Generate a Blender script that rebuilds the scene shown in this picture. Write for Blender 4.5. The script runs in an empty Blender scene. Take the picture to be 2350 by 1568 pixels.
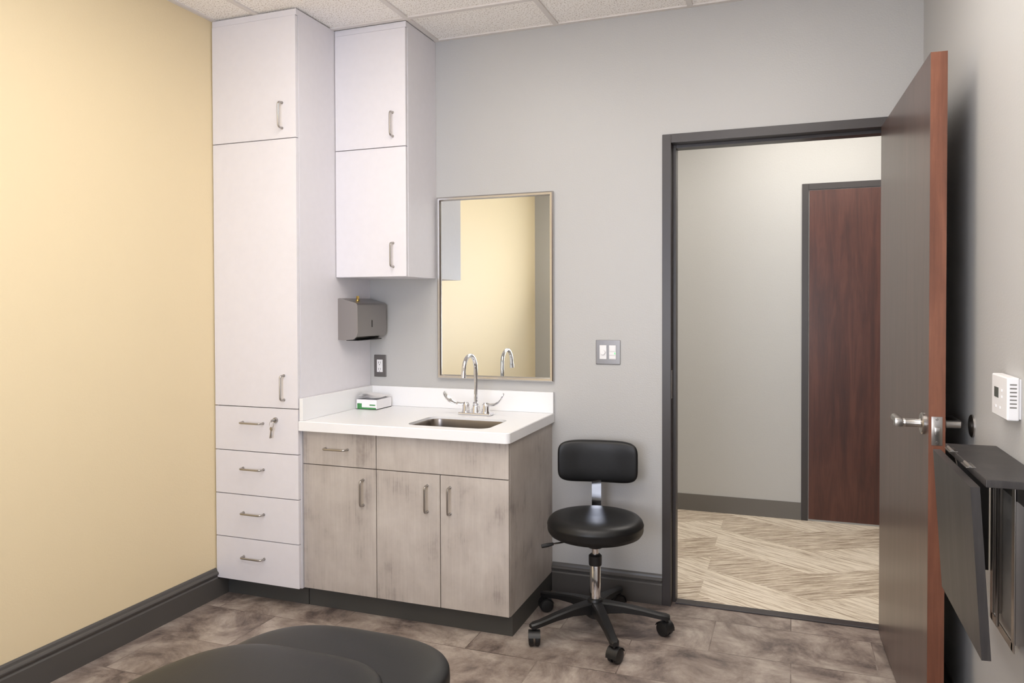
import bpy, bmesh, math
from mathutils import Vector, Matrix
C=bpy.context.scene.collection
L,D,Yf,Xt,Yu,Xu,Xr,Yb=2.585,3.5195,2.887,-2.108,3.196,-1.715,-1.095,2.916
XR=0.505; REAR=-0.68; HC=2.743; HALL=5.22
ZOOM=None

# ---------------- materials ----------------
def s2l(c):
    return tuple(((x/255)/12.92 if x/255<=.04045 else ((x/255+.055)/1.055)**2.4) for x in c)+(1,)
def newmat(name):
    m=bpy.data.materials.new(name); m.use_nodes=True
    nt=m.node_tree; b=nt.nodes['Principled BSDF']
    return m,nt,b
def mat(name,col,rough=.5,metal=0,bump=0,bscale=200,emit=0,coat=0,var=0,vscale=3,spec=None,ecol=None):
    m,nt,b=newmat(name)
    b.inputs['Base Color'].default_value=s2l(col); b.inputs['Roughness'].default_value=rough
    b.inputs['Metallic'].default_value=metal
    if coat: b.inputs['Coat Weight'].default_value=coat; b.inputs['Coat Roughness'].default_value=.12
    if spec is not None: b.inputs['Specular IOR Level'].default_value=spec
    if emit:
        b.inputs['Emission Color'].default_value=s2l(ecol or col); b.inputs['Emission Strength'].default_value=emit
    tc=nt.nodes.new('ShaderNodeTexCoord')
    if bump:
        n=nt.nodes.new('ShaderNodeTexNoise'); n.inputs['Scale'].default_value=bscale; n.inputs['Detail'].default_value=2
        nt.links.new(tc.outputs['Object'],n.inputs['Vector'])
        bp=nt.nodes.new('ShaderNodeBump'); bp.inputs['Strength'].default_value=bump; bp.inputs['Distance'].default_value=.002
        nt.links.new(n.outputs['Fac'],bp.inputs['Height']); nt.links.new(bp.outputs['Normal'],b.inputs['Normal'])
    if var:
        n=nt.nodes.new('ShaderNodeTexNoise'); n.inputs['Scale'].default_value=vscale; n.inputs['Detail'].default_value=4
        nt.links.new(tc.outputs['Object'],n.inputs['Vector'])
        r=nt.nodes.new('ShaderNodeValToRGB')
        c=s2l(col)
        r.color_ramp.elements[0].position=.3; r.color_ramp.elements[1].position=.7
        r.color_ramp.elements[0].color=tuple(x*(1-var) for x in c[:3])+(1,)
        r.color_ramp.elements[1].color=tuple(min(1,x*(1+var)) for x in c[:3])+(1,)
        nt.links.new(n.outputs['Fac'],r.inputs['Fac']); nt.links.new(r.outputs['Color'],b.inputs['Base Color'])
    return m
def woodmat(name,c0,c1,c2,axis='z',rough=.5,blotch=.5,fine=1.0,coat=0,scale=1.0,p=(.36,.5,.64),st=(9,.8)):
    m,nt,b=newmat(name)
    lk=nt.links.new
    tc=nt.nodes.new('ShaderNodeTexCoord')
    mp=nt.nodes.new('ShaderNodeMapping'); a_,c_=st; sc={'z':(a_,a_,c_),'x':(c_,a_,a_),'y':(a_,c_,a_)}[axis]
    mp.inputs['Scale'].default_value=tuple(s*scale for s in sc)
    lk(tc.outputs['Object'],mp.inputs['Vector'])
    n1=nt.nodes.new('ShaderNodeTexNoise'); n1.inputs['Scale'].default_value=2.2; n1.inputs['Detail'].default_value=8; n1.inputs['Roughness'].default_value=.62; n1.inputs['Distortion'].default_value=.6
    lk(mp.outputs['Vector'],n1.inputs['Vector'])
    mp2=nt.nodes.new('ShaderNodeMapping'); sc={'z':(120,120,3),'x':(3,120,120),'y':(120,3,120)}[axis]
    mp2.inputs['Scale'].default_value=tuple(s*scale for s in sc)
    lk(tc.outputs['Object'],mp2.inputs['Vector'])
    n2=nt.nodes.new('ShaderNodeTexNoise'); n2.inputs['Scale'].default_value=1.5; n2.inputs['Detail'].default_value=3
    lk(mp2.outputs['Vector'],n2.inputs['Vector'])
    n3=nt.nodes.new('ShaderNodeTexNoise'); n3.inputs['Scale'].default_value=4.5; n3.inputs['Detail'].default_value=6; n3.inputs['Roughness'].default_value=.6
    lk(tc.outputs['Object'],n3.inputs['Vector'])
    a=nt.nodes.new('ShaderNodeMath'); a.operation='MULTIPLY_ADD'; a.inputs[1].default_value=.30*fine; lk(n2.outputs['Fac'],a.inputs[0]); 
    a2=nt.nodes.new('ShaderNodeMath'); a2.operation='MULTIPLY'; a2.inputs[1].default_value=max(.05,1-.30*fine-blotch*.5); lk(n1.outputs['Fac'],a2.inputs[0])
    lk(a2.outputs[0],a.inputs[2])
    a3=nt.nodes.new('ShaderNodeMath'); a3.operation='MULTIPLY_ADD'; a3.inputs[1].default_value=blotch*.5; lk(n3.outputs['Fac'],a3.inputs[0]); lk(a.outputs[0],a3.inputs[2])
    r=nt.nodes.new('ShaderNodeValToRGB'); e=r.color_ramp.elements
    e[0].position=p[0]; e[0].color=s2l(c0); e[1].position=p[2]; e[1].color=s2l(c2)
    x=e.new(p[1]); x.color=s2l(c1)
    lk(a3.outputs[0],r.inputs['Fac']); lk(r.outputs['Color'],b.inputs['Base Color'])
    b.inputs['Roughness'].default_value=rough
    if coat: b.inputs['Coat Weight'].default_value=coat; b.inputs['Coat Roughness'].default_value=.2
    return m
M={}
M['gray']=mat('gray_wall_paint',(183,182,180),.42,bump=.25,bscale=160)
M['yellow']=mat('yellow_wall_paint',(230,212,174),.5,bump=.25,bscale=160)
M['hall']=mat('hall_wall_paint',(188,188,185),.45,bump=.25,bscale=160)
M['dark']=mat('charcoal_trim_paint',(80,77,74),.36)
M['frame']=mat('charcoal_frame_paint',(60,56,56),.38)
M['cove']=mat('gray_vinyl_cove',(108,105,100),.5)
M['toe']=mat('toe_kick_vinyl',(72,71,68),.5)
M['white']=mat('white_laminate',(224,221,225),.42,var=.012,vscale=30)
M['counter']=mat('white_solid_surface',(238,238,239),.28)
M['seam']=mat('cabinet_gap_shadow',(96,84,84),.8)
M['lam']=woodmat('weathered_wood_laminate',(132,122,116),(177,168,160),(196,188,180),'z',.5,1.1,.55,p=(.34,.46,.64),st=(7,1.8))
M['nickel']=mat('satin_nickel',(176,172,168),.3,1)
M['steel']=mat('brushed_steel',(165,160,156),.32,1)
M['plate']=mat('cover_plate_steel',(120,117,115),.3,1)
M['sinksteel']=mat('sink_steel',(150,142,134),.3,1)
M['chrome']=mat('chrome',(225,225,228),.07,1)
M['mirror']=mat('mirror_glass',(240,243,240),.01,1)
M['mframe']=mat('mirror_frame_steel',(200,196,192),.25,1)
M['brass']=mat('brass',(190,160,90),.3,1)
M['black']=mat('black_plastic',(24,24,25),.42)
M['vinyl']=mat('black_vinyl',(18,18,19),.42,bump=.12,bscale=500,spec=.4)
M['wplastic']=mat('white_plastic',(232,231,232),.35)
M['dslot']=mat('dark_slot',(22,20,20),.6)
M['green']=mat('green_led',(60,230,90),.4,emit=2)
M['greenprint']=mat('green_print',(70,140,80),.5,var=.3,vscale=60)
M['paper']=mat('white_paper',(238,236,238),.7)
M['mahog']=woodmat('mahogany_veneer',(58,31,25),(76,42,33),(92,54,43),'z',.42,.3,.5,coat=.2)
M['mahogl']=woodmat('mahogany_door_face',(66,48,43),(77,57,51),(88,66,59),'z',.36,.3,.4,coat=.25)
M['edge']=woodmat('mahogany_edge_band',(92,54,38),(112,68,49),(132,84,62),'z',.45,.6,.5)
M['espresso']=woodmat('espresso_veneer',(40,37,37),(49,46,46),(62,58,57),'z',.42,.3,.8)
M['bar']=mat('ceiling_grid_paint',(220,214,209),.5)
M['lcd']=mat('lcd',(60,70,66),.3)
M['panel']=mat('light_panel',(255,248,240),.5,emit=8.7,ecol=(255,248,240))
M['hpanel']=mat('hall_light_panel',(255,248,240),.5,emit=11.5,ecol=(255,248,240))
M['day']=mat('daylight_fill_pane',(200,220,255),.3,emit=4.8,ecol=(205,220,255))  # glowing pane, stands in for daylight from behind the camera

def ceilmat():
    m,nt,b=newmat('acoustic_ceiling_tile'); lk=nt.links.new
    tc=nt.nodes.new('ShaderNodeTexCoord')
    n=nt.nodes.new('ShaderNodeTexNoise'); n.inputs['Scale'].default_value=150; n.inputs['Detail'].default_value=3
    lk(tc.outputs['Object'],n.inputs['Vector'])
    r=nt.nodes.new('ShaderNodeValToRGB'); e=r.color_ramp.elements
    e[0].position=.36; e[0].color=s2l((190,178,168)); e[1].position=.45; e[1].color=s2l((250,246,241))
    lk(n.outputs['Fac'],r.inputs['Fac']); lk(r.outputs['Color'],b.inputs['Base Color'])
    b.inputs['Roughness'].default_value=.9
    bp=nt.nodes.new('ShaderNodeBump'); bp.inputs['Strength'].default_value=.3; bp.inputs['Distance'].default_value=.002
    lk(n.outputs['Fac'],bp.inputs['Height']); lk(bp.outputs['Normal'],b.inputs['Normal'])
    return m
M['ceil']=ceilmat()
def floormat():
    m,nt,b=newmat('stone_look_vinyl_tile'); lk=nt.links.new
    tc=nt.nodes.new('ShaderNodeTexCoord')
    br=nt.nodes.new('ShaderNodeTexBrick'); br.inputs['Scale'].default_value=1; br.inputs['Brick Width'].default_value=.62; br.inputs['Row Height'].default_value=.31
    br.inputs['Mortar Size'].default_value=.0024; br.inputs['Mortar Smooth'].default_value=.2
    br.inputs['Color1'].default_value=(0,0,0,1); br.inputs['Color2'].default_value=(1,1,1,1); br.inputs['Mortar'].default_value=(.5,.5,.5,1)
    lk(tc.outputs['Object'],br.inputs['Vector'])
    vm=nt.nodes.new('ShaderNodeVectorMath'); vm.operation='MULTIPLY_ADD'; vm.inputs[1].default_value=(3.1,2.3,0)
    lk(br.outputs['Color'],vm.inputs[0]); lk(tc.outputs['Object'],vm.inputs[2])
    n=nt.nodes.new('ShaderNodeTexNoise'); n.inputs['Scale'].default_value=3.8; n.inputs['Detail'].default_value=12; n.inputs['Roughness'].default_value=.72; n.inputs['Distortion'].default_value=.5
    lk(vm.outputs[0],n.inputs['Vector'])
    r=nt.nodes.new('ShaderNodeValToRGB'); e=r.color_ramp.elements
    e[0].position=.36; e[0].color=s2l((80,70,67)); e[1].position=.64; e[1].color=s2l((174,163,153))
    x=e.new(.48); x.color=s2l((132,119,111))
    lk(n.outputs['Fac'],r.inputs['Fac'])
    mx=nt.nodes.new('ShaderNodeMix'); mx.data_type='RGBA'; mx.blend_type='MULTIPLY'
    lk(br.outputs['Fac'],mx.inputs[0]); lk(r.outputs['Color'],mx.inputs[6]); mx.inputs[7].default_value=(.66,.64,.64,1)
    lk(mx.outputs[2],b.inputs['Base Color'])
    b.inputs['Roughness'].default_value=.42
    return m
M['floor']=floormat()
def carpetmat():
    m,nt,b=newmat('striped_carpet_tile'); lk=nt.links.new
    def mth(op,a,bb=None,c=None):
        n=nt.nodes.new('ShaderNodeMath'); n.operation=op
        for i,v in enumerate((a,bb,c)):
            if v is None: continue
            if isinstance(v,(int,float)): n.inputs[i].default_value=v
            else: lk(v,n.inputs[i])
        return n.outputs[0]
    tc=nt.nodes.new('ShaderNodeTexCoord'); sp=nt.nodes.new('ShaderNodeSeparateXYZ'); lk(tc.outputs['Object'],sp.inputs[0])
    X,Y=sp.outputs[0],sp.outputs[1]
    cx=mth('FLOOR',mth('DIVIDE',mth('SUBTRACT',X,.087),.5)); 
    sk=mth('MULTIPLY',mth('SUBTRACT',mth('MODULO',mth('ADD',cx,20),2),.5),2)
    ys=mth('MULTIPLY_ADD',mth('MULTIPLY',sk,.55),mth('SUBTRACT',X,.087),Y)
    cy=mth('FLOOR',mth('DIVIDE',ys,.38))
    par=mth('MODULO',mth('ADD',cy,40),2)
    s=mth('SUBTRACT',mth('MULTIPLY',par,2),1)
    v=mth('MULTIPLY_ADD',mth('MULTIPLY',s,.6),X,Y)
    cb=nt.nodes.new('ShaderNodeCombineXYZ'); lk(mth('MULTIPLY',X,5),cb.inputs[0]); lk(mth('MULTIPLY',v,65),cb.inputs[1]); lk(mth('MULTIPLY',par,7.3),cb.inputs[2])
    n=nt.nodes.new('ShaderNodeTexNoise'); n.inputs['Scale'].default_value=1; n.inputs['Detail'].default_value=4; n.inputs['Roughness'].default_value=.8
    lk(cb.outputs[0],n.inputs['Vector'])
    f=mth('ADD',n.outputs['Fac'],mth('MULTIPLY',mth('SUBTRACT',par,.5),.07))
    r=nt.nodes.new('ShaderNodeValToRGB'); e=r.color_ramp.elements
    e[0].position=.36; e[0].color=s2l((136,120,104)); e[1].position=.58; e[1].color=s2l((216,206,189))
    x=e.new(.47); x.color=s2l((184,170,151))
    lk(f,r.inputs['Fac']); lk(r.outputs['Color'],b.inputs['Base Color']); b.inputs['Roughness'].default_value=.95
    bp=nt.nodes.new('ShaderNodeBump'); bp.inputs['Strength'].default_value=.5; bp.inputs['Distance'].default_value=.003
    lk(n.outputs['Fac'],bp.inputs['Height']); lk(bp.outputs['Normal'],b.inputs['Normal'])
    return m
M['carpet']=carpetmat()

# ---------------- mesh helpers ----------------
def box(bm,x0,x1,y0,y1,z0,z1,bev=0,mi=0,seg=2):
    vs=[bm.verts.new(p) for p in [(x0,y0,z0),(x1,y0,z0),(x1,y1,z0),(x0,y1,z0),(x0,y0,z1),(x1,y0,z1),(x1,y1,z1),(x0,y1,z1)]]
    fs=[bm.faces.new([vs[i] for i in f]) for f in [(0,3,2,1),(4,5,6,7),(0,1,5,4),(1,2,6,5),(2,3,7,6),(3,0,4,7)]]
    for f in fs: f.material_index=mi
    if bev:
        es=list({e for f in fs for e in f.edges})
        r=bmesh.ops.bevel(bm,geom=es,offset=bev,segments=seg,affect='EDGES',profile=.5)
        for f in r['faces']: f.material_index=mi
def loft(bm,rings,mi=0,cap=True,closed=True):
    R=[[bm.verts.new(p) for p in r] for r in rings]
    n=len(R[0])
    for a,b in zip(R,R[1:]):
        for i in range(n if closed else n-1):
            f=bm.faces.new([a[i],a[(i+1)%n],b[(i+1)%n],b[i]]); f.material_index=mi
    if cap:
        f=bm.faces.new(list(reversed(R[0]))); f.material_index=mi
        f=bm.faces.new(R[-1]); f.material_index=mi
    return R
def frames(pts):
    pts=[Vector(p) for p in pts]; out=[]
    t0=(pts[1]-pts[0]).normalized()
    u=t0.orthogonal().normalized()
    for i,p in enumerate(pts):
        if i==0:t=(pts[1]-p)
        elif i==len(pts)-1:t=(p-pts[i-1])
        else:t=(pts[i+1]-p).normalized()+(p-pts[i-1]).normalized()
        t=t.normalized(); u=(u-t*u.dot(t)).normalized(); v=t.cross(u)
        out.append((p,u,v))
    return out
def tube(bm,pts,r,seg=12,mi=0):
    rs=r if isinstance(r,(list,tuple)) else [r]*len(pts)
    rings=[]
    for (p,u,v),rr in zip(frames(pts),rs):
        rings.append([p+u*math.cos(a)*rr+v*math.sin(a)*rr for a in [2*math.pi*i/seg for i in range(seg)]])
    loft(bm,rings,mi)
def lathe(bm,prof,c,seg=32,mi=0,axis='z'):
    rings=[]
    for r,h in prof:
        ring=[]
        for i in range(seg):
            a=2*math.pi*i/seg; x,y=r*math.cos(a),r*math.sin(a)
            if axis=='z': p=(c[0]+x,c[1]+y,c[2]+h)
            elif axis=='x': p=(c[0]+h,c[1]+x,c[2]+y)
            elif axis=='y': p=(c[0]+y,c[1]+h,c[2]+x)
            else:
                ax=Vector(axis).normalized(); u=ax.orthogonal().normalized(); v=ax.cross(u); p=Vector(c)+ax*h+u*x+v*y
            ring.append(p)
        rings.append(ring)
    loft(bm,rings,mi)
def arc(p0,c,p1,n=5):
    p0,c,p1=Vector(p0),Vector(c),Vector(p1)
    return [p0*(1-t)**2+c*2*t*(1-t)+p1*t*t for t in [i/n for i in range(n+1)]]
def pull(bm,a,b,out,r=.0045):
    a,b,o=Vector(a),Vector(b),Vector(out); d=(b-a).normalized(); k=.014
    oo=o.normalized()
    pts=[a]+arc(a+o-oo*k,a+o,a+o+d*k)+arc(b+o-d*k,b+o,b+o-oo*k)+[b]
    tube(bm,pts,r,10)
    for q in (a,b): lathe(bm,[(.0065,0),(.006,.004)],q,12,axis=tuple(oo))
def superell(bm,c,sx,sy,sz,e1=.35,e2=.35,nu=64,nv=20,mi=0,M4=None):
    def sp(v,e): return math.copysign(abs(v)**e,v)
    rings=[]
    for j in range(1,nv):
        ph=-math.pi/2+math.pi*j/nv
        ring=[]
        for i in range(nu):
            th=2*math.pi*i/nu
            p=Vector((sx*sp(math.cos(ph),e1)*sp(math.cos(th),e2),sy*sp(math.cos(ph),e1)*sp(math.sin(th),e2),sz*sp(math.sin(ph),e1)))
            if M4: p=M4(p)
            ring.append(p+Vector(c))
        rings.append(ring)
    loft(bm,rings,mi)
def prism(bm,poly,fn,a,b,mi=0):
    loft(bm,[[fn(p,q,a) for p,q in poly],[fn(p,q,b) for p,q in poly]],mi)

def make(name,parent=None,build=None,mats=(),loc=(0,0,0),label=None,cat=None,kind=None,wn=False,smooth=True,local=False,ang=35):
    loc=Vector(loc)
    if build:
        bm=bmesh.new(); build(bm)
        if not local:
            off=loc if parent is None else Vector(parent['wl'])
            bmesh.ops.translate(bm,verts=bm.verts,vec=-off)
        bmesh.ops.recalc_face_normals(bm,faces=bm.faces)
        me=bpy.data.meshes.new(name); bm.to_mesh(me); bm.free()
        for m in mats: me.materials.append(M[m])
        if smooth:
            me.polygons.foreach_set('use_smooth',[True]*len(me.polygons)); me.set_sharp_from_angle(angle=math.radians(ang))
        o=bpy.data.objects.new(name,me)
        if wn:
            md=o.modifiers.new('wn','WEIGHTED_NORMAL'); md.keep_sharp=True; md.weight=80
    else:
        o=bpy.data.objects.new(name,None); o.empty_display_size=.1
    C.objects.link(o)
    if parent is None:
        o.location=loc; o['wl']=list(loc)
    else:
        o.parent=parent; o['wl']=list(parent['wl'])
    if label:o['label']=label
    if cat:o['category']=cat
    if kind:o['kind']=kind
    return o

# ---------------- structure ----------------
def S(name,build,mats,label,wn=False,cat=None):
    return make(name,None,build,mats,label=label,kind='structure',wn=wn,smooth=wn,cat=cat)
S('floor',lambda b:box(b,-L-.1,XR+.1,REAR-.1,3.57,-.1,0),['floor'],'mottled brown-gray stone-look vinyl tile floor',cat='floor')
S('floor_hallway',lambda b:box(b,-3.2,2.6,3.57,HALL+.1,-.1,0),['carpet'],'beige striped carpet tiles in the hallway',cat='floor')
S('trim_1',lambda b:box(b,-.505,.39,3.545,3.60,0,.007,.002),['frame'],'dark threshold strip between vinyl and carpet',wn=True,cat='trim')
fx0,fx1=-.56,.44
def wb(b):
    box(b,-3.2,fx0,D,D+.14,0,HC+.1); box(b,fx1,2.6,D,D+.14,0,HC+.1); box(b,fx0,fx1,D,D+.14,2.173,HC+.1)
S('wall_back',wb,['gray'],'gray painted wall with a door opening',cat='wall')
S('wall_left',lambda b:box(b,-L-.1,-L,REAR-.1,D,0,HC+.1),['yellow'],'warm yellow painted wall',cat='wall')
S('wall_right',lambda b:box(b,XR,XR+.1,REAR-.1,D,0,HC+.1),['gray'],'gray painted wall beside the door',cat='wall')
wx0,wx1,wz0,wz1=-1.75,-.35,.85,2.25
def wr(b):
    box(b,-L,wx0,REAR-.1,REAR,0,HC+.1); box(b,wx1,XR,REAR-.1,REAR,0,HC+.1)
    box(b,wx0,wx1,REAR-.1,REAR,0,wz0); box(b,wx0,wx1,REAR-.1,REAR,wz1,HC+.1)
S('wall_rear',wr,['gray'],'gray painted wall with an added window',cat='wall')
def win(b):
    box(b,wx0,wx1,REAR-.09,REAR-.08,wz0,wz1,mi=1)
    t=.04
    box(b,wx0,wx0+t,REAR-.078,REAR-.02,wz0,wz1); box(b,wx1-t,wx1,REAR-.078,REAR-.02,wz0,wz1)
    box(b,wx0+t,wx1-t,REAR-.078,REAR-.02,wz0,wz0+t); box(b,wx0+t,wx1-t,REAR-.078,REAR-.02,wz1-t,wz1)
    box(b,(wx0+wx1)/2-.02,(wx0+wx1)/2+.02,REAR-.078,REAR-.02,wz0+t,wz1-t)
S('window_fill',win,['frame','day'],'added unseen dark framed window, pane glows as cool fill light',cat='window')  # unseen rear window added to tint and fill the room with cool light
def wh(b): box(b,-3.2,2.6,HALL,HALL+.1,0,HC+.1)
S('wall_hallway',wh,['hall'],'light gray hallway wall',cat='wall')
S('wall_hallway_end',lambda b:box(b,-3.3,-3.2,D,HALL+.1,0,HC+.1),['hall'],'gray wall closing the hallway',cat='wall')
S('wall_hallway_end.001',lambda b:box(b,2.6,2.7,D,HALL+.1,0,HC+.1),['hall'],'gray wall closing the hallway',cat='wall')
barX=[-2.33,-1.70,-1.066,-.434,.198]; barY=[3.18,1.93,.68,-.57]
def ce(b):
    box(b,-L-.1,XR+.1,REAR-.1,D,HC+.004,HC+.1,mi=0)
    w=.012
    for x in barX: box(b,x-w,x+w,REAR,D-.022,HC-.004,HC+.004,mi=1)
    for y in barY: box(b,-L,XR,y-w,y+w,HC-.0045,HC+.0035,mi=1)
    box(b,-L,XR,D-.022,D,HC-.003,HC+.004,mi=1); box(b,-L,-L+.022,REAR,D-.022,HC-.003,HC+.004,mi=1); box(b,XR-.022,XR,REAR,D-.022,HC-.003,HC+.004,mi=1)
S('ceiling',ce,['ceil','bar'],'suspended ceiling of speckled acoustic tiles in a metal grid',cat='ceiling')
S('ceiling_hallway',lambda b:box(b,-3.2,2.6,D+.14,HALL,HC+.004,HC+.1),['ceil'],'speckled acoustic tile ceiling of the hallway',cat='ceiling')
prof=[(0,0),(.016,0),(.016,.092),(.012,.098),(.012,.106),(.019,.110),(.020,.116),(.017,.121),(.011,.125),(.008,.134),(.004,.140),(0,.140)]
def bl(b):
    prism(b,prof,lambda p,q,w:(-L+p,w,q),REAR+.02,Yf-.002)
    box(b,-L,-L+.016,Yf-.002,2.957,0,.088)
S('baseboard_left',bl,['dark'],'charcoal profiled baseboard along the yellow wall',cat='baseboard')
S('baseboard_back',lambda b:prism(b,prof,lambda p,q,w:(w,D-p,q),Xr+.002,fx0),['dark'],'charcoal profiled baseboard under the gray wall',cat='baseboard')
S('baseboard_right',lambda b:prism(b,prof,lambda p,q,w:(XR-p,w,q),REAR+.02,D-.03),['dark'],'charcoal profiled baseboard along the wall behind the door',cat='baseboard')
S('baseboard_rear',lambda b:prism(b,prof,lambda p,q,w:(w,REAR+p,q),-L+.02,XR-.02),['dark'],'charcoal profiled baseboard under the added window',cat='baseboard')
S('baseboard_hallway',lambda b:(box(b,-3.2,.058,HALL-.007,HALL,0,.112),box(b,1.13,2.6,HALL-.007,HALL,0,.112)),['cove'],'gray vinyl cove base along the hallway wall',cat='baseboard')
def fr(b):
    y0,y1=D-.014,D+.155
    box(b,fx0,fx0+.04,y0,y1,0,2.173,.002); box(b,fx1-.04,fx1,y0,y1,0,2.173,.002); box(b,fx0+.04,fx1-.04,y0,y1,2.133,2.173,.002)
    box(b,fx0+.04,fx0+.054,D+.045,D+.11,0,2.133,.001); box(b,fx1-.054,fx1-.04,D+.045,D+.11,0,2.133,.001); box(b,fx0+.054,fx1-.054,D+.045,D+.11,2.119,2.133,.001)
    box(b,fx0+.04,fx0+.0415,D+.004,D+.036,.96,1.09,.0005,mi=1)
S('trim_2',fr,['frame','nickel'],'charcoal metal door frame with steel strike plate',wn=True,cat='door frame')
def fr2(b):
    box(b,.06,.10,HALL-.012,HALL+.0,0,2.168,.002); box(b,1.09,1.13,HALL-.012,HALL,0,2.168,.002); box(b,.10,1.09,HALL-.012,HALL,2.128,2.168,.002)
S('trim_3',fr2,['frame'],'charcoal metal frame around the hallway door',wn=True,cat='door frame')
d2=make('door_2',None,lambda b:box(b,.104,1.086,HALL-.008,HALL,.012,2.124,.001),['mahog'],label='dark red-brown mahogany veneer door across the hallway',kind='structure',cat='door',wn=True)

hx,hy=.347,3.498; lx,ly=.380,2.520
ln=math.hypot(lx-hx,ly-hy)
d1=make('door_1',None,None,loc=(hx,hy,0),label='open mahogany veneer door with satin lever handles',kind='structure',cat='door')
d1.rotation_euler[2]=math.atan2(ly-hy,lx-hx)
def leaf(b):
    box(b,0,ln,0,.045,.010,2.130,.001)
    b.normal_update()
    for f in b.faces:
        if f.normal.x>.7 : f.material_index=1
make('door_leaf',d1,leaf,['mahogl','edge'],local=True,wn=True,label='mahogany veneer leaf with reddish edge band')
hs=ln-.066; hz=1.028
def lever(sgn):
    def f(b):
        y0=0 if sgn<0 else .045
        lathe(b,[(.033,0),(.033,.006),(.030,.009),(.014,.010),(.012,.014),(.0125,.050),(.0125,.052)],(hs,y0,hz),28,axis=(0,sgn,0))
        q=.056 if sgn<0 else .044
        pts=arc((hs,y0+sgn*(q-.012),hz),(hs,y0+sgn*(q+.006),hz),(hs-.02,y0+sgn*(q+.006),hz))+[Vector((hs-.12,y0+sgn*(q+.006),hz))]
        tube(b,pts,[.0125]*len(pts),14)
        if sgn<0: box(b,hs-.014,hs+.014,y0-.082,y0-.058,hz-.012,hz+.014,.004)
    return f
make('door_handle',d1,lever(-1),['nickel'],local=True,label='satin nickel lever handle')
make('door_handle',d1,lever(1),['nickel'],local=True,label='satin nickel lever handle')
def latch(b):
    box(b,ln,ln+.0015,.008,.037,hz-.055,hz+.03,.0005)
    box(b,ln+.0015,ln+.009,.015,.030,hz-.025,hz+.0,.002)
    for z in (hz-.047,hz+.022): lathe(b,[(.004,0),(.0035,.0012)],(ln+.0015,.0225,z),12,axis=(1,0,0))
make('latch_plate',d1,latch,['nickel'],local=True,label='steel latch plate with bolt')
def hinge(z):
    return lambda b:(tube(b,[(-.003,.051,z-.05),(-.003,.051,z+.05)],.006,12))
for z in (.25,1.07,1.9): make('hinge',d1,hinge(z),['nickel'],local=True)
def bump(b): lathe(b,[(.034,0),(.034,-.004),(.030,-.007),(.024,-.008),(.016,-.0095),(.004,-.010)],(XR,2.575,hz),32,axis='x')
make('door_stop',None,bump,['nickel'],loc=(XR,2.575,hz),label='round satin metal door stop disc on the gray wall',cat='door stop')

# ---------------- tall cabinet ----------------
t=make('tall_cabinet',None,None,loc=((-L+Xt)/2,(Yf+D)/2,0),label='tall white laminate cabinet with doors above four drawers',cat='cabinet')
xl=-L+.004
def body(b):
    box(b,xl,Xt,Yf+.021,D-.001,.091,HC-.004,.001); box(b,xl+.0,Xt,2.957,2.975,0,.091,mi=1)
    box(b,xl,Xt-.0,Yf+.004,Yf+.021,HC-.032,HC-.004,.001)
    box(b,xl+.012,Xt-.012,Yf+.012,Yf+.021,.10,HC-.03,mi=2)
    box(b,xl,Xt-.002,2.975,D-.01,0,.09,mi=1)
make('cabinet_body',t,body,['white','toe','seam'],wn=True)
def front(x0,x1,z0,z1,y,th=.019):
    g=.0018
    return lambda b:box(b,x0+g,x1-g,y,y+th,z0+g,z1-g,.0012)
def door(par,name,x0,x1,z0,z1,y,m,hnd,hlabel=None):
    o=make(name,par,front(x0,x1,z0,z1,y),[m],wn=True)
    if hnd: make('handle',o,lambda b:pull(b,hnd[0],hnd[1],(0,-.03,0)),['nickel'],label='satin nickel wire pull')
    return o
door(t,'door',xl,Xt,2.157,HC-.032,Yf,'white',((-2.183,Yf,2.204),(-2.183,Yf,2.319)))
door(t,'door',xl,Xt,.921,2.157,Yf,'white',((-2.184,Yf,.961),(-2.184,Yf,1.073)))
zz=[.094,.298,.504,.711,.921]; hz4=[.213,.421,.631,.847]
for i in range(4):
    dr=door(t,'drawer',xl,Xt,zz[i],zz[i+1],Yf,'white',((-2.418,Yf,hz4[i]),(-2.302,Yf,hz4[i])))
def lock(b):
    lathe(b,[(.013,0),(.013,.006),(.011,.010)],(-2.232,Yf,.866),20,axis=(0,-1,0))
lk_=make('lock',t,lock,['nickel'],label='round metal cam lock')
def keys(b):
    y=Yf-.016
    box(b,-2.2335,-2.2305,Yf-.034,Yf-.010,.860,.872,.0005)
    pts=[(-2.232+.012*math.sin(a),y-.014,.850+.014*math.cos(a)) for a in [i*2*math.pi/14 for i in range(15)]]
    tube(b,pts,.001,6)
    for dx,ang in ((-.004,.06),(.004,-.2)):
        c=Vector((-2.238+dx,y-.010-dx,.828))
        lathe(b,[(.009,-.001),(.009,.001)],c,16,axis=(.3,1,0))
        e=c+Vector((math.sin(ang)*.04,0,-.042))
        tube(b,[c,e],.0028,6)
make('key',lk_,keys,['nickel'],label='pair of small keys on a ring')

# ---------------- wall cabinet ----------------
w=make('wall_cabinet',None,None,loc=((Xt+Xu)/2,(Yu+D)/2,1.531),label='white laminate wall cabinet with two stacked doors',cat='cabinet')
def wbod(b):
    box(b,Xt+.002,Xu,Yu+.021,D-.001,1.531,HC-.004,.001)
    box(b,Xt+.002,Xu,Yu+.004,Yu+.021,HC-.032,HC-.004,.001)
    box(b,Xt+.014,Xu-.012,Yu+.012,Yu+.021,1.54,HC-.03,mi=1)
make('cabinet_body',w,wbod,['white','seam'],wn=True)
door(w,'door',Xt+.002,Xu,2.150,HC-.032,Yu,'white',((-1.785,Yu,2.200),(-1.785,Yu,2.313)))
door(w,'door',Xt+.002,Xu,1.531,2.150,Yu,'white',((-1.786,Yu,1.579),(-1.786,Yu,1.692)))

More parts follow.
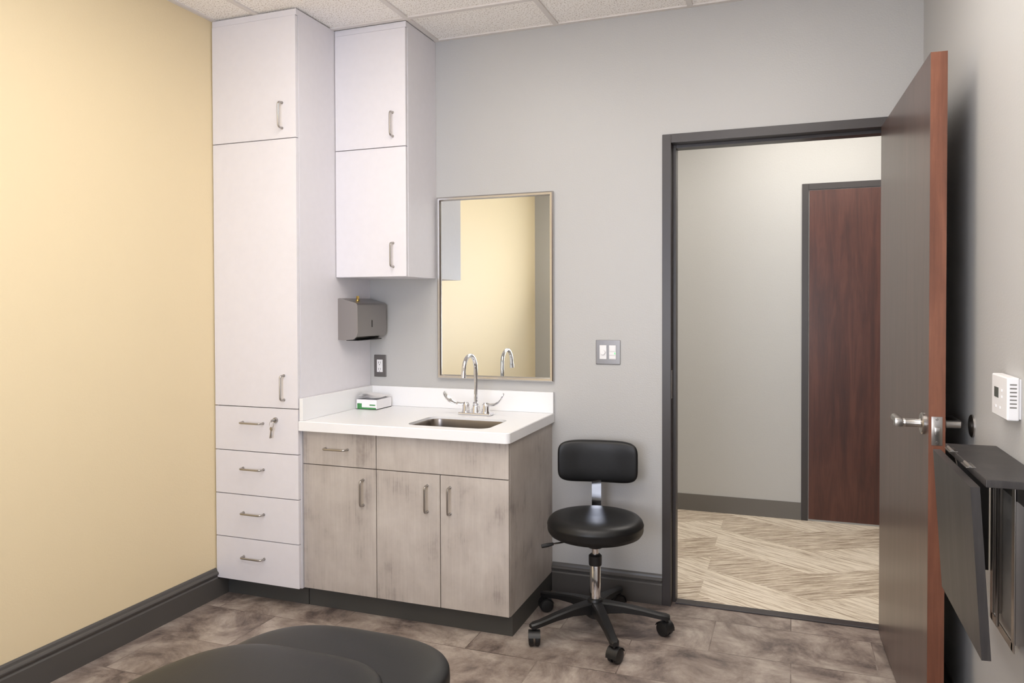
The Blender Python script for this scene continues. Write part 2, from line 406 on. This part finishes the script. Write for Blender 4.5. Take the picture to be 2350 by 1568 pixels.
# ---------------- base cabinet ----------------
bx0=Xt+.003
bc=make('base_cabinet',None,None,loc=((bx0+Xr)/2,(Yb+D)/2,0),label='weathered gray wood laminate sink cabinet with drawer and doors',cat='cabinet')
def bb(b):
    z1=.823
    box(b,Xr-.019,Xr,Yb+.020,D-.001,.091,z1,.001)
    box(b,bx0,bx0+.019,Yb+.021,D-.001,.091,z1)
    box(b,bx0+.019,Xr-.019,Yb+.03,D-.001,.091,.11)
    box(b,bx0+.019,Xr-.019,D-.012,D-.001,.11,z1)
    box(b,bx0+.019,Xr-.0195,Yb+.0195,Yb+.03,.10,z1-.005,mi=2)
    box(b,bx0,Xr-.001,2.959,2.975,0,.091,mi=1)
    box(b,Xr-.019,Xr-.001,2.975,D-.001,0,.091,mi=1)
make('cabinet_body',bc,bb,['lam','toe','seam'],wn=True)
door(bc,'drawer',bx0,-1.721,.668,.820,Yb,'lam',((-1.981,Yb,.746),(-1.867,Yb,.746)))
door(bc,'drawer',-1.721,Xr+.001,.668,.820,Yb,'lam',None)
door(bc,'door',bx0,-1.721,.094,.668,Yb,'lam',((-1.787,Yb,.504),(-1.787,Yb,.617)))
door(bc,'door',-1.721,-1.409,.094,.668,Yb,'lam',((-1.470,Yb,.504),(-1.470,Yb,.617)))
door(bc,'door',-1.409,Xr+.001,.094,.668,Yb,'lam',((-1.362,Yb,.504),(-1.362,Yb,.617)))

# ---------------- countertop ----------------
CT=.868; CB=.824; cx1=-1.083; cy0=2.884
sx0,sx1,sy0,sy1=-1.60,-1.21,2.955,3.235
def rrect(x0,x1,y0,y1,r,n=6):
    P=[]
    for cx,cy,a0 in ((x1-r,y0+r,-90),(x1-r,y1-r,0),(x0+r,y1-r,90),(x0+r,y0+r,180)):
        for i in range(n+1):
            a=math.radians(a0+90*i/n); P.append((cx+r*math.cos(a),cy+r*math.sin(a)))
    return P
ct=make('countertop',None,None,loc=((bx0+cx1)/2,(cy0+D)/2,CB),label='white solid-surface countertop with backsplash and sink cutout',cat='countertop')
def top(b):
    r=.022; out=[(bx0,cy0)]
    for i in range(7):
        a=math.radians(-90+90*i/6); out.append((cx1-r+r*math.cos(a),cy0+r+r*math.sin(a)))
    out+=[(cx1,D-.001),(bx0,D-.001)]
    inn=rrect(sx0,sx1,sy0,sy1,.05)
    def ring(P,z): return [b.verts.new((x,y,z)) for x,y in P]
    e=.003
    def inset(P,d):
        Q=[]
        n=len(P)
        for i in range(n):
            a,bb_,c=Vector(P[i-1]),Vector(P[i]),Vector(P[(i+1)%n])
            n1=Vector((-(bb_-a).y,(bb_-a).x)).normalized(); n2=Vector((-(c-bb_).y,(c-bb_).x)).normalized()
            nn=(n1+n2).normalized(); k=d/max(.3,nn.dot(n1)); Q.append(tuple(bb_+nn*k))
        return Q
    o_t=ring(inset(out,e),CT); o_u=ring(out,CT-e); o_l=ring(out,CB)
    i_t=ring(inn,CT); i_l=ring(inn,CB)
    def band(A,B):
        n=len(A)
        for i in range(n): b.faces.new([A[i],A[(i+1)%n],B[(i+1)%n],B[i]])
    band(o_t,o_u); band(o_u,o_l); band(i_t,i_l)
    for A,B in ((o_t,i_t),(o_l,i_l)):
        es=[]
        for R in (A,B):
            for i in range(len(R)):
                ed=b.edges.get((R[i],R[(i+1)%len(R)])) or b.edges.new((R[i],R[(i+1)%len(R)])); es.append(ed)
        bmesh.ops.triangle_fill(b,use_beauty=True,edges=es)
make('worktop',ct,top,['counter'],ang=30)
def bs(b):
    box(b,bx0+.02,cx1,D-.021,D-.001,CT+.0002,.970,.002); box(b,bx0,bx0+.02,cy0+.006,D-.001,CT+.0002,.970,.002)
make('backsplash',ct,bs,['counter'],wn=True)
sk=make('sink',None,None,loc=((sx0+sx1)/2,(sy0+sy1)/2,.70),label='undermount stainless steel rectangular sink in the white countertop',cat='sink')
def bowl(b):
    levels=[(.0010,.857),(.0035,.8565),(.0045,.852),(.006,.80),(.012,.735),(.022,.715),(.04,.706),(.08,.703)]
    rings=[[(x,y,z) for x,y in rrect(sx0+d,sx1-d,sy0+d,sy1-d,.05 if d<.045 else .04)] for d,z in levels]
    loft(b,rings,cap=False)
    b.faces.new([b.verts.new(p) for p in rings[-1]])
    bmesh.ops.remove_doubles(b,verts=b.verts,dist=1e-5)
make('bowl',sk,bowl,['sinksteel'])
make('drain',sk,lambda b:lathe(b,[(.038,0),(.038,.003),(.03,.004),(.006,.002)],((sx0+sx1)/2,(sy0+sy1)/2,.7032),24),['chrome'])

# ---------------- faucet ----------------
fxc,fyc=-1.42,3.335
fa=make('faucet',None,None,loc=(fxc,fyc,CT),label='chrome gooseneck faucet with two wrist blade handles',cat='faucet')
def fbase(b):
    box(b,fxc-.085,fxc+.085,fyc-.026,fyc+.026,CT+.0003,CT+.012,.005,seg=3)
    lathe(b,[(.024,.010),(.022,.016),(.020,.040),(.015,.046),(.015,.056),(.010,.062)],(fxc,fyc,CT),24)
make('base',fa,fbase,['chrome'],wn=True)
def spout(b):
    R=.07; zt=1.165-.008-R
    pts=[(fxc,fyc,CT+.05),(fxc,fyc,zt-.05)]
    for i in range(17):
        a=math.radians(170*i/16); pts.append((fxc,fyc-R+R*math.cos(a),zt+R*math.sin(a)))
    last=Vector(pts[-1]); pts.append(tuple(last+Vector((0,-.004,-.025))))
    tube(b,pts,.0095,16)
    tube(b,[tuple(last+Vector((0,-.004,-.020))),tuple(last+Vector((0,-.0065,-.042)))],[.0115,.0115],16)
make('spout',fa,spout,['chrome'])
def blade(s):
    vx=fxc+s*.051
    def f(b):
        lathe(b,[(.021,.010),(.021,.016),(.018,.022),(.018,.048),(.014,.054),(.010,.060)],(vx,fyc,CT),22)
        pts=[(0,.054),(.02,.051),(.045,.055),(.065,.068),(.080,.087),(.088,.104),(.090,.109)]
        ws=[.009,.009,.011,.016,.018,.014,.006]
        rings=[]
        for (dx,dz),wd in zip(pts,ws):
            c=Vector((vx+s*dx*1.15,fyc-.35*dx,CT+dz)); 
            nz=Vector((-s*(.25+dz*4),0,.8)).normalized(); wv=Vector((0,1,.45)).normalized()
            ring=[]
            for k in range(12):
                a=2*math.pi*k/12; ring.append(c+wv*math.cos(a)*wd+nz*math.sin(a)*.0045)
            rings.append(ring)
        loft(b,rings)
    return f
make('handle',fa,blade(-1),['chrome']); make('handle',fa,blade(1),['chrome'])

# ---------------- paper towel dispenser ----------------
pd=make('paper_towel_dispenser',None,None,loc=(Xt,3.35,1.225),label='brushed steel paper towel dispenser on the white cabinet side',cat='paper towel dispenser')
def pdb(b):
    poly=[(0.0005,1.225),(.0005,1.428),(.012,1.430),(.104,1.406),(.112,1.396),(.113,1.262),(.106,1.240),(.085,1.226),(.03,1.222)]
    prism(b,poly,lambda p,q,w:(Xt+p,w,q),3.213,3.492)
make('housing',pd,pdb,['steel'])
make('slot',pd,lambda b:(box(b,Xt+.1125,Xt+.1140,3.345,3.351,1.285,1.320),box(b,Xt+.03,Xt+.10,3.24,3.465,1.2195,1.2235)),['dslot'],label='dark sight slot and towel opening')
make('lock',pd,lambda b:(lathe(b,[(.010,0),(.010,.006),(.004,.008),(.004,.012)],(Xt+.06,3.30,1.417),16),box(b,Xt+.052,Xt+.068,3.2985,3.3015,1.427,1.442,.001)),['brass'],label='brass key lock')

# ---------------- mirror ----------------
mx0,mx1,mz0,mz1=-1.703,-1.083,1.021,1.944
mi_=make('wall_mirror',None,None,loc=((mx0+mx1)/2,D,mz0),label='rectangular wall mirror with a polished steel frame',cat='mirror')
def mfr(b):
    w_=.019
    prof_=[(0,0),(0,-.018),(.005,-.022),(.014,-.020),(w_,-.010),(w_,-.004)]
    cs=[(mx0,mz0,1,1),(mx1,mz0,-1,1),(mx1,mz1,-1,-1),(mx0,mz1,1,-1)]
    R=[[b.verts.new((x+sx*p,D-.001+q,z+sz*p)) for p,q in prof_] for x,z,sx,sz in cs]
    for i in range(4):
        A,B=R[i],R[(i+1)%4]
        for j in range(len(prof_)-1): b.faces.new([A[j],A[j+1],B[j+1],B[j]])
make('mirror_frame',mi_,mfr,['mframe'],ang=20)
make('mirror_glass',mi_,lambda b:box(b,mx0+.017,mx1-.017,D-.008,D-.002,mz0+.017,mz1-.017),['mirror'],smooth=False,label='silvered mirror glass')

# ---------------- outlet & switch ----------------
ou=make('power_outlet',None,None,loc=(-2.046,D,1.075),label='steel cover plate with white duplex power outlet',cat='outlet')
make('cover_plate',ou,lambda b:box(b,-2.083,-2.011,D-.006,D-.0005,1.017,1.133,.0025),['plate'],wn=True)
def rec(b):
    box(b,-2.064,-2.030,D-.010,D-.006,1.042,1.108,.0015)
    for z in (1.092,1.058):
        box(b,-2.054,-2.052,D-.0105,D-.0098,z-.005,z+.006,mi=1); box(b,-2.043,-2.041,D-.0105,D-.0098,z-.005,z+.006,mi=1); box(b,-2.0495,-2.0455,D-.0105,D-.0098,z-.013,z-.009,mi=1)
    box(b,-2.053,-2.041,D-.0115,D-.010,1.072,1.078,.0005,mi=0)
make('receptacle',ou,rec,['wplastic','dslot'],wn=True,label='white plastic receptacle')
sw=make('light_switch',None,None,loc=(-.815,D,1.168),label='steel double cover plate with white dimmer and sensor switch',cat='light switch')
make('cover_plate',sw,lambda b:(box(b,-.875,-.757,D-.006,D-.0005,1.111,1.227,.0025),[lathe(b,[(.003,0),(.0028,.001)],(x,D-.006,z),10,axis=(0,-1,0)) for x in (-.839,-.793) for z in (1.121,1.217)]),['plate'],wn=True)
def swi(b):
    box(b,-.856,-.822,D-.010,D-.006,1.136,1.202,.0015)
    lathe(b,[(.012,0),(.011,.008),(.009,.009)],(-.839,D-.010,1.168),20,axis=(0,-1,0))
make('dimmer',sw,swi,['wplastic'],wn=True,label='white dimmer with round knob')
def sen(b):
    box(b,-.810,-.776,D-.010,D-.006,1.136,1.202,.0015)
    box(b,-.807,-.779,D-.0115,D-.010,1.139,1.152,.001); box(b,-.807,-.779,D-.0115,D-.010,1.155,1.168,.001); box(b,-.807,-.779,D-.012,D-.010,1.173,1.198,.002)
    box(b,-.784,-.780,D-.0124,D-.0119,1.160,1.168,mi=1)
make('sensor_switch',sw,sen,['wplastic','green'],wn=True,label='white switch with a green indicator')

# ---------------- tissue box on counter ----------------
gx0,gx1,gy0,gy1=-2.072,-1.956,3.322,3.470
tb=make('tissue_box',None,None,loc=((gx0+gx1)/2,(gy0+gy1)/2,CT),label='small white and green cardboard box of folded tissues',cat='tissue box')
z0=CT+.0006
def tbx(b):
    t_=.002; z1=z0+.050
    box(b,gx0,gx1,gy0,gy1,z0,z0+.003)
    box(b,gx0,gx1,gy0,gy0+t_,z0,z1,mi=0); box(b,gx0,gx1,gy1-t_,gy1,z0,z1); box(b,gx0,gx0+t_,gy0+t_,gy1-t_,z0,z1); box(b,gx1-t_,gx1,gy0+t_,gy1-t_,z0,z1)
    box(b,gx0+.004,gx1-.004,gy0-.0006,gy0,z0+.002,z0+.010,mi=1); box(b,gx0+.004,gx0+.03,gy0-.0006,gy0,z0+.010,z0+.030,mi=1)
    box(b,gx0+.075,gx1-.008,gy0-.0006,gy0,z0+.020,z0+.026,mi=1)
make('box',tb,tbx,['paper','greenprint'],smooth=False)
def tis(b):
    box(b,gx0+.004,gx1-.004,gy0+.004,gy1-.004,z0+.02,z0+.044)
    for k in range(4):
        g=6; V=[]
        for i in range(g):
            row=[]
            for j in range(g):
                u,v=i/(g-1),j/(g-1)
                x=gx0-.002+k*.005+u*.108; y=gy0-.006+k*.012+v*.105
                z=z0+.054+k*.005+.010*math.sin(u*2.5+k*.6)+.008*v*math.cos(k+u*2)
                row.append(b.verts.new((x,y,z)))
            V.append(row)
        for i in range(g-1):
            for j in range(g-1): b.faces.new([V[i][j],V[i+1][j],V[i+1][j+1],V[i][j+1]])
make('tissues',tb,tis,['paper'],label='loose white folded tissues')

# ---------------- stool ----------------
sx,sy=-.783,3.131
st=make('rolling_stool',None,None,loc=(sx,sy,0),label='black vinyl rolling stool with backrest and five casters',cat='stool')
def seat(b):
    lathe(b,[(.002,.492),(.10,.496),(.165,.495),(.188,.489),(.199,.478),(.2035,.466),(.205,.462),(.2035,.458),(.2035,.440),(.201,.432),(.193,.420),(.178,.413),(.10,.412),(.002,.412)],(sx,sy,0),64)
make('seat',st,seat,['vinyl'],ang=60)
bxc,byc=-.833,3.385
def brst(b):
    def bend(p):
        p=Vector((p.x,p.z,p.y))
        p.y-= 1.08*p.x*p.x
        a=math.radians(9); x=p.x*math.cos(a)-p.y*math.sin(a); y=p.x*math.sin(a)+p.y*math.cos(a)
        return Vector((x,y,p.z))
    superell(b,(bxc,byc,.677),.182,.096,.026,.55,.38,72,20,M4=bend)
make('backrest',st,brst,['vinyl'],ang=80)
def post(b):
    X=Vector((1,.08,0)).normalized(); Y=Vector((-.08,1,0)).normalized()
    def sec(c,n,t=.005,wd=.0215): return [Vector(c)+X*a*wd+n*q*t for a,q in ((-1,-1),(1,-1),(1,1),(-1,1))]
    Z=Vector((0,0,1))
    cx=-.836; yy=sy+.237
    rings=[sec((-.797,sy+.06,.402),Z),sec((-.826,sy+.19,.402),Z),sec((-.833,sy+.225,.405),(Z-Y*.6).normalized()),sec((cx,yy,.422),(Z*.6-Y).normalized()),sec((cx,yy+.002,.45),-Y),sec((cx,yy+.002,.66),-Y)]
    loft(b,rings)
make('backrest_post',st,post,['chrome'],label='flat chrome support bar')
def mech(b):
    box(b,sx-.07,sx+.07,sy-.08,sy+.09,.392,.4125,.004)
    lathe(b,[(.03,.36),(.036,.392)],(sx,sy,0),20)
make('seat_plate',st,mech,['black'],wn=True)
def col(b):
    lathe(b,[(.0145,.30),(.0145,.37)],(sx,sy,0),20,mi=0)
    lathe(b,[(.0235,.10),(.0235,.302),(.020,.308)],(sx,sy,0),24,mi=0)
    lathe(b,[(.027,.285),(.028,.295),(.028,.325),(.020,.332)],(sx,sy,0),24,mi=1)
make('column',st,col,['chrome','black'],label='chrome gas lift column with black collar')
def lev(b):
    a=(sx-.05,sy-.02,.395); e1=(sx-.16,sy-.085,.382); e2=(sx-.205,sy-.11,.374)
    tube(b,[a,e1],.0035,8,mi=0); tube(b,[e1,tuple((Vector(e1)+Vector(e2))/2),e2],[.006,.009,.008],10,mi=1)
make('lever',st,lev,['chrome','black'],label='chrome height lever with black tip')
make('hub',st,lambda b:lathe(b,[(.030,.062),(.042,.072),(.044,.10),(.036,.128),(.030,.142),(.025,.145)],(sx,sy,0),28),['black'])
angs=[-133.5,-61.5,10.5,82.5,154.5]; sw_=[200,-20,60,130,-60]
for k,a in enumerate(angs):
    ar=math.radians(a); dx,dy=math.cos(ar),math.sin(ar)
    def leg(b,dx=dx,dy=dy):
        rings=[]
        for r,wd,zt,zb in ((.025,.026,.133,.080),(.06,.024,.131,.088),(.12,.021,.124,.092),(.20,.019,.110,.086),(.27,.017,.095,.074),(.297,.018,.092,.070),(.312,.012,.088,.072)):
            c=Vector((sx+dx*r,sy+dy*r,0)); n=Vector((-dy,dx,0)); q=.006
            pr=[(-wd,zb),(wd,zb),(wd,zt-q),(wd-q,zt),(-wd+q,zt),(-wd,zt-q)]
            rings.append([c+n*s_+Vector((0,0,z)) for s_,z in pr])
        loft(b,rings)
    make('leg',st,leg,['black'],ang=30)
    def caster(b,dx=dx,dy=dy,k=k):
        c=Vector((sx+dx*.295,sy+dy*.295,0)); s_=math.radians(sw_[k]); ax=Vector((math.cos(s_),math.sin(s_),0)); fwd=Vector((-ax.y,ax.x,0))
        tube(b,[c+Vector((0,0,.05)),c+Vector((0,0,.075))],.008,10)
        w0=c+fwd*.006+Vector((0,0,.0305))
        for sg in (-1,1):
            lathe(b,[(.012,.004),(.0285,.004),(.0303,.008),(.0303,.018),(.027,.022),(.014,.0245),(.003,.025)],w0,28,axis=tuple(ax*sg))
        rings=[]
        r_=.0335
        for q in (-.024,.024):
            ring=[]
            for i in range(9):
                t_=math.radians(-10+170*i/8); ring.append(w0+ax*q+(-fwd*math.cos(t_)+Vector((0,0,1))*math.sin(t_))*r_)
            for i in range(8,-1,-1):
                t_=math.radians(-10+170*i/8); ring.append(w0+ax*q+(-fwd*math.cos(t_)+Vector((0,0,1))*math.sin(t_))*(r_-.0025))
            rings.append(ring)
        loft(b,rings)
    make('caster',st,caster,['black'])

# ---------------- exam table ----------------
ex=make('exam_table',None,None,loc=(-1.08,.9,0),label='black vinyl upholstered treatment table with rounded cushions',cat='treatment table')
make('cushion',ex,lambda b:superell(b,(-1.08,.835,.534),.306,.70,.046,.42,.52,120,24),['vinyl'],ang=80)
make('cushion',ex,lambda b:superell(b,(-1.035,1.455,.500),.296,.285,.046,.42,.66,96,24),['vinyl'],ang=80)
def exb(b):
    box(b,-1.25,-.91,.3,1.35,.40,.486,.006)
    box(b,-1.18,-.98,.5,1.2,.06,.40,.006); box(b,-1.28,-.88,.35,1.33,0,.06,.01)
make('base',ex,exb,['dark'],wn=True,label='charcoal painted pedestal base')

# ---------------- thermostat ----------------
th=make('thermostat',None,None,loc=(XR,2.14,1.115),label='white plastic wall thermostat with small display',cat='thermostat')
ty0,ty1,tz0,tz1=2.068,2.212,1.114,1.216
def thb(b):
    box(b,XR-.030,XR-.004,ty0,ty1,tz0,tz1,.004,seg=3); box(b,XR-.004,XR-.0003,ty0+.004,ty1-.004,tz0+.004,tz1-.004)
    for i in range(7):
        z=tz0+.03+i*.009; box(b,XR-.024,XR-.010,ty0-.0004,ty0+.001,z,z+.003,mi=1)
make('housing',th,thb,['wplastic','cove'],wn=True)
make('display',th,lambda b:(box(b,XR-.0306,XR-.0298,2.145,2.185,1.160,1.185)),['lcd'],smooth=False,label='small gray display')
for y,z in ((2.11,1.178),(2.11,1.163),(2.125,1.135),(2.165,1.135)):
    make('button',th,lambda b,y=y,z=z:box(b,XR-.0318,XR-.0298,y,y+.010,z,z+.006,.0008),['wplastic'],wn=True)

# ---------------- folding wall table ----------------
ft=make('folding_wall_table',None,None,loc=(XR,2.07,.6),label='espresso wood wall-mounted drop-leaf table, folded down',cat='folding table')
make('shelf',ft,lambda b:box(b,.386,XR-.0005,1.84,2.293,1.001,1.018,.002),['espresso'],wn=True)
def lf(b):
    x0t,x0b=.357,.380; poly=[(x0t,1.000),(x0t+.018,1.001),(x0b+.018,.633),(x0b,.632)]
    prism(b,poly,lambda p,q,w:(p,w,q),1.84,2.293)
make('leaf',ft,lf,['espresso'],smooth=False)
for y in (2.19,1.99):
    make('hinge',ft,lambda b,y=y:(box(b,.372,.392,y-.03,y+.03,1.0182,1.0198,.0004),tube(b,[(.380,y-.03,1.021),(.380,y+.03,1.021)],.003,8)),['nickel'],wn=True,label='small steel hinge')
def br(b):
    box(b,XR-.018,XR-.0005,1.86,2.28,.935,1.000,.001)
make('wall_rail',ft,br,['espresso'],wn=True)
def bk(b):
    for y in (2.24,2.04): box(b,XR-.022,XR-.019,y-.012,y+.012,.58,.995,.0008)
    box(b,XR-.022,XR-.019,2.04,2.24,.58,.60,.0008)
    for y in (2.24,2.04): box(b,XR-.0188,XR-.0006,y-.012,y+.012,.60,.934,.0005)
    tube(b,[(XR-.03,2.14,.60),(XR-.03,2.14,.97)],.004,10)
make('bracket',ft,bk,['steel'],wn=True,label='gray steel folding support bracket')
def arm(b):
    prism(b,[(.402,.998),(.480,.998),(.480,.70),(.470,.70)],lambda p,q,w:(p,w,q),2.255,2.275)
make('support_arm',ft,arm,['espresso'],smooth=False)

# ---------------- lights ----------------
def troffer(name,x0,x1,y0,y1,pm='panel'):
    o=make(name,None,None,loc=((x0+x1)/2,(y0+y1)/2,HC-.02),label='recessed fluorescent ceiling light panel in the ceiling grid',cat='ceiling light')
    f=.02
    def fb(b):
        z0,z1=HC-.018,HC-.0048
        box(b,x0,x0+f,y0,y1,z0,z1); box(b,x1-f,x1,y0,y1,z0,z1); box(b,x0+f,x1-f,y0,y0+f,z0,z1); box(b,x0+f,x1-f,y1-f,y1,z0,z1)
    make('light_frame',o,fb,['bar'],smooth=False)
    make('diffuser',o,lambda b:box(b,x0+f,x1-f,y0+f,y1-f,HC-.015,HC-.006),[pm],smooth=False)
    return o
for i,a in enumerate([(-.42,.185,1.30,2.5),(-1.69,-1.08,1.30,2.5),(-1.06,-.45,-.3,.9),(-.35,.75,3.95,4.75,'hpanel'),(-2.4,-1.5,3.95,4.75,'hpanel')]):  # third room panel, toward the rear, is added for soft fill
    o=troffer('ceiling_light' if i==0 else 'ceiling_light.%03d'%i,*a); o['group']='recessed ceiling light panels'
la=bpy.data.lights.new('bounce_fill','AREA'); la.shape='RECTANGLE'; la.size=1.6; la.size_y=1.0; la.energy=40; la.color=(1,.975,.94)  # added fill lamp behind the camera, lifts the ceiling and front faces
lo=bpy.data.objects.new('bounce_fill',la); C.objects.link(lo); lo.location=(-.7,-.2,1.1)
lo.rotation_euler=(math.radians(180-40),0,0)

w_=bpy.data.worlds.new('world'); bpy.context.scene.world=w_; w_.use_nodes=True
w_.node_tree.nodes['Background'].inputs[0].default_value=(.6,.7,.9,1); w_.node_tree.nodes['Background'].inputs[1].default_value=.5

# ---------------- camera ----------------
yaw,pitch,roll=.3541,.0164,-.0029
fw=Vector((-math.sin(yaw),math.cos(yaw),0)); rt=Vector((math.cos(yaw),math.sin(yaw),0)); up=Vector((0,0,1))
f2=fw*math.cos(pitch)-up*math.sin(pitch); u2=up*math.cos(pitch)+fw*math.sin(pitch)
r3=rt*math.cos(roll)+u2*math.sin(roll); u3=u2*math.cos(roll)-rt*math.sin(roll)
cam=bpy.data.cameras.new('camera'); co=bpy.data.objects.new('camera',cam); C.objects.link(co)
m3=Matrix((r3,u3,-f2)).transposed()
co.matrix_world=Matrix.Translation((0,0,1.3867))@m3.to_4x4()
cam.sensor_width=36; cam.lens=1735.75/2350*36; cam.shift_x=-.0002; cam.shift_y=-(784-732.25)/2350
if ZOOM:
    u,v,k=ZOOM
    cam.lens*=k; cam.shift_x=k*(cam.shift_x+(u-1175)/2350); cam.shift_y=k*(cam.shift_y+(784-v)/2350)
cam.clip_start=.02
bpy.context.scene.camera=co
bpy.context.scene.view_settings.view_transform='Standard'
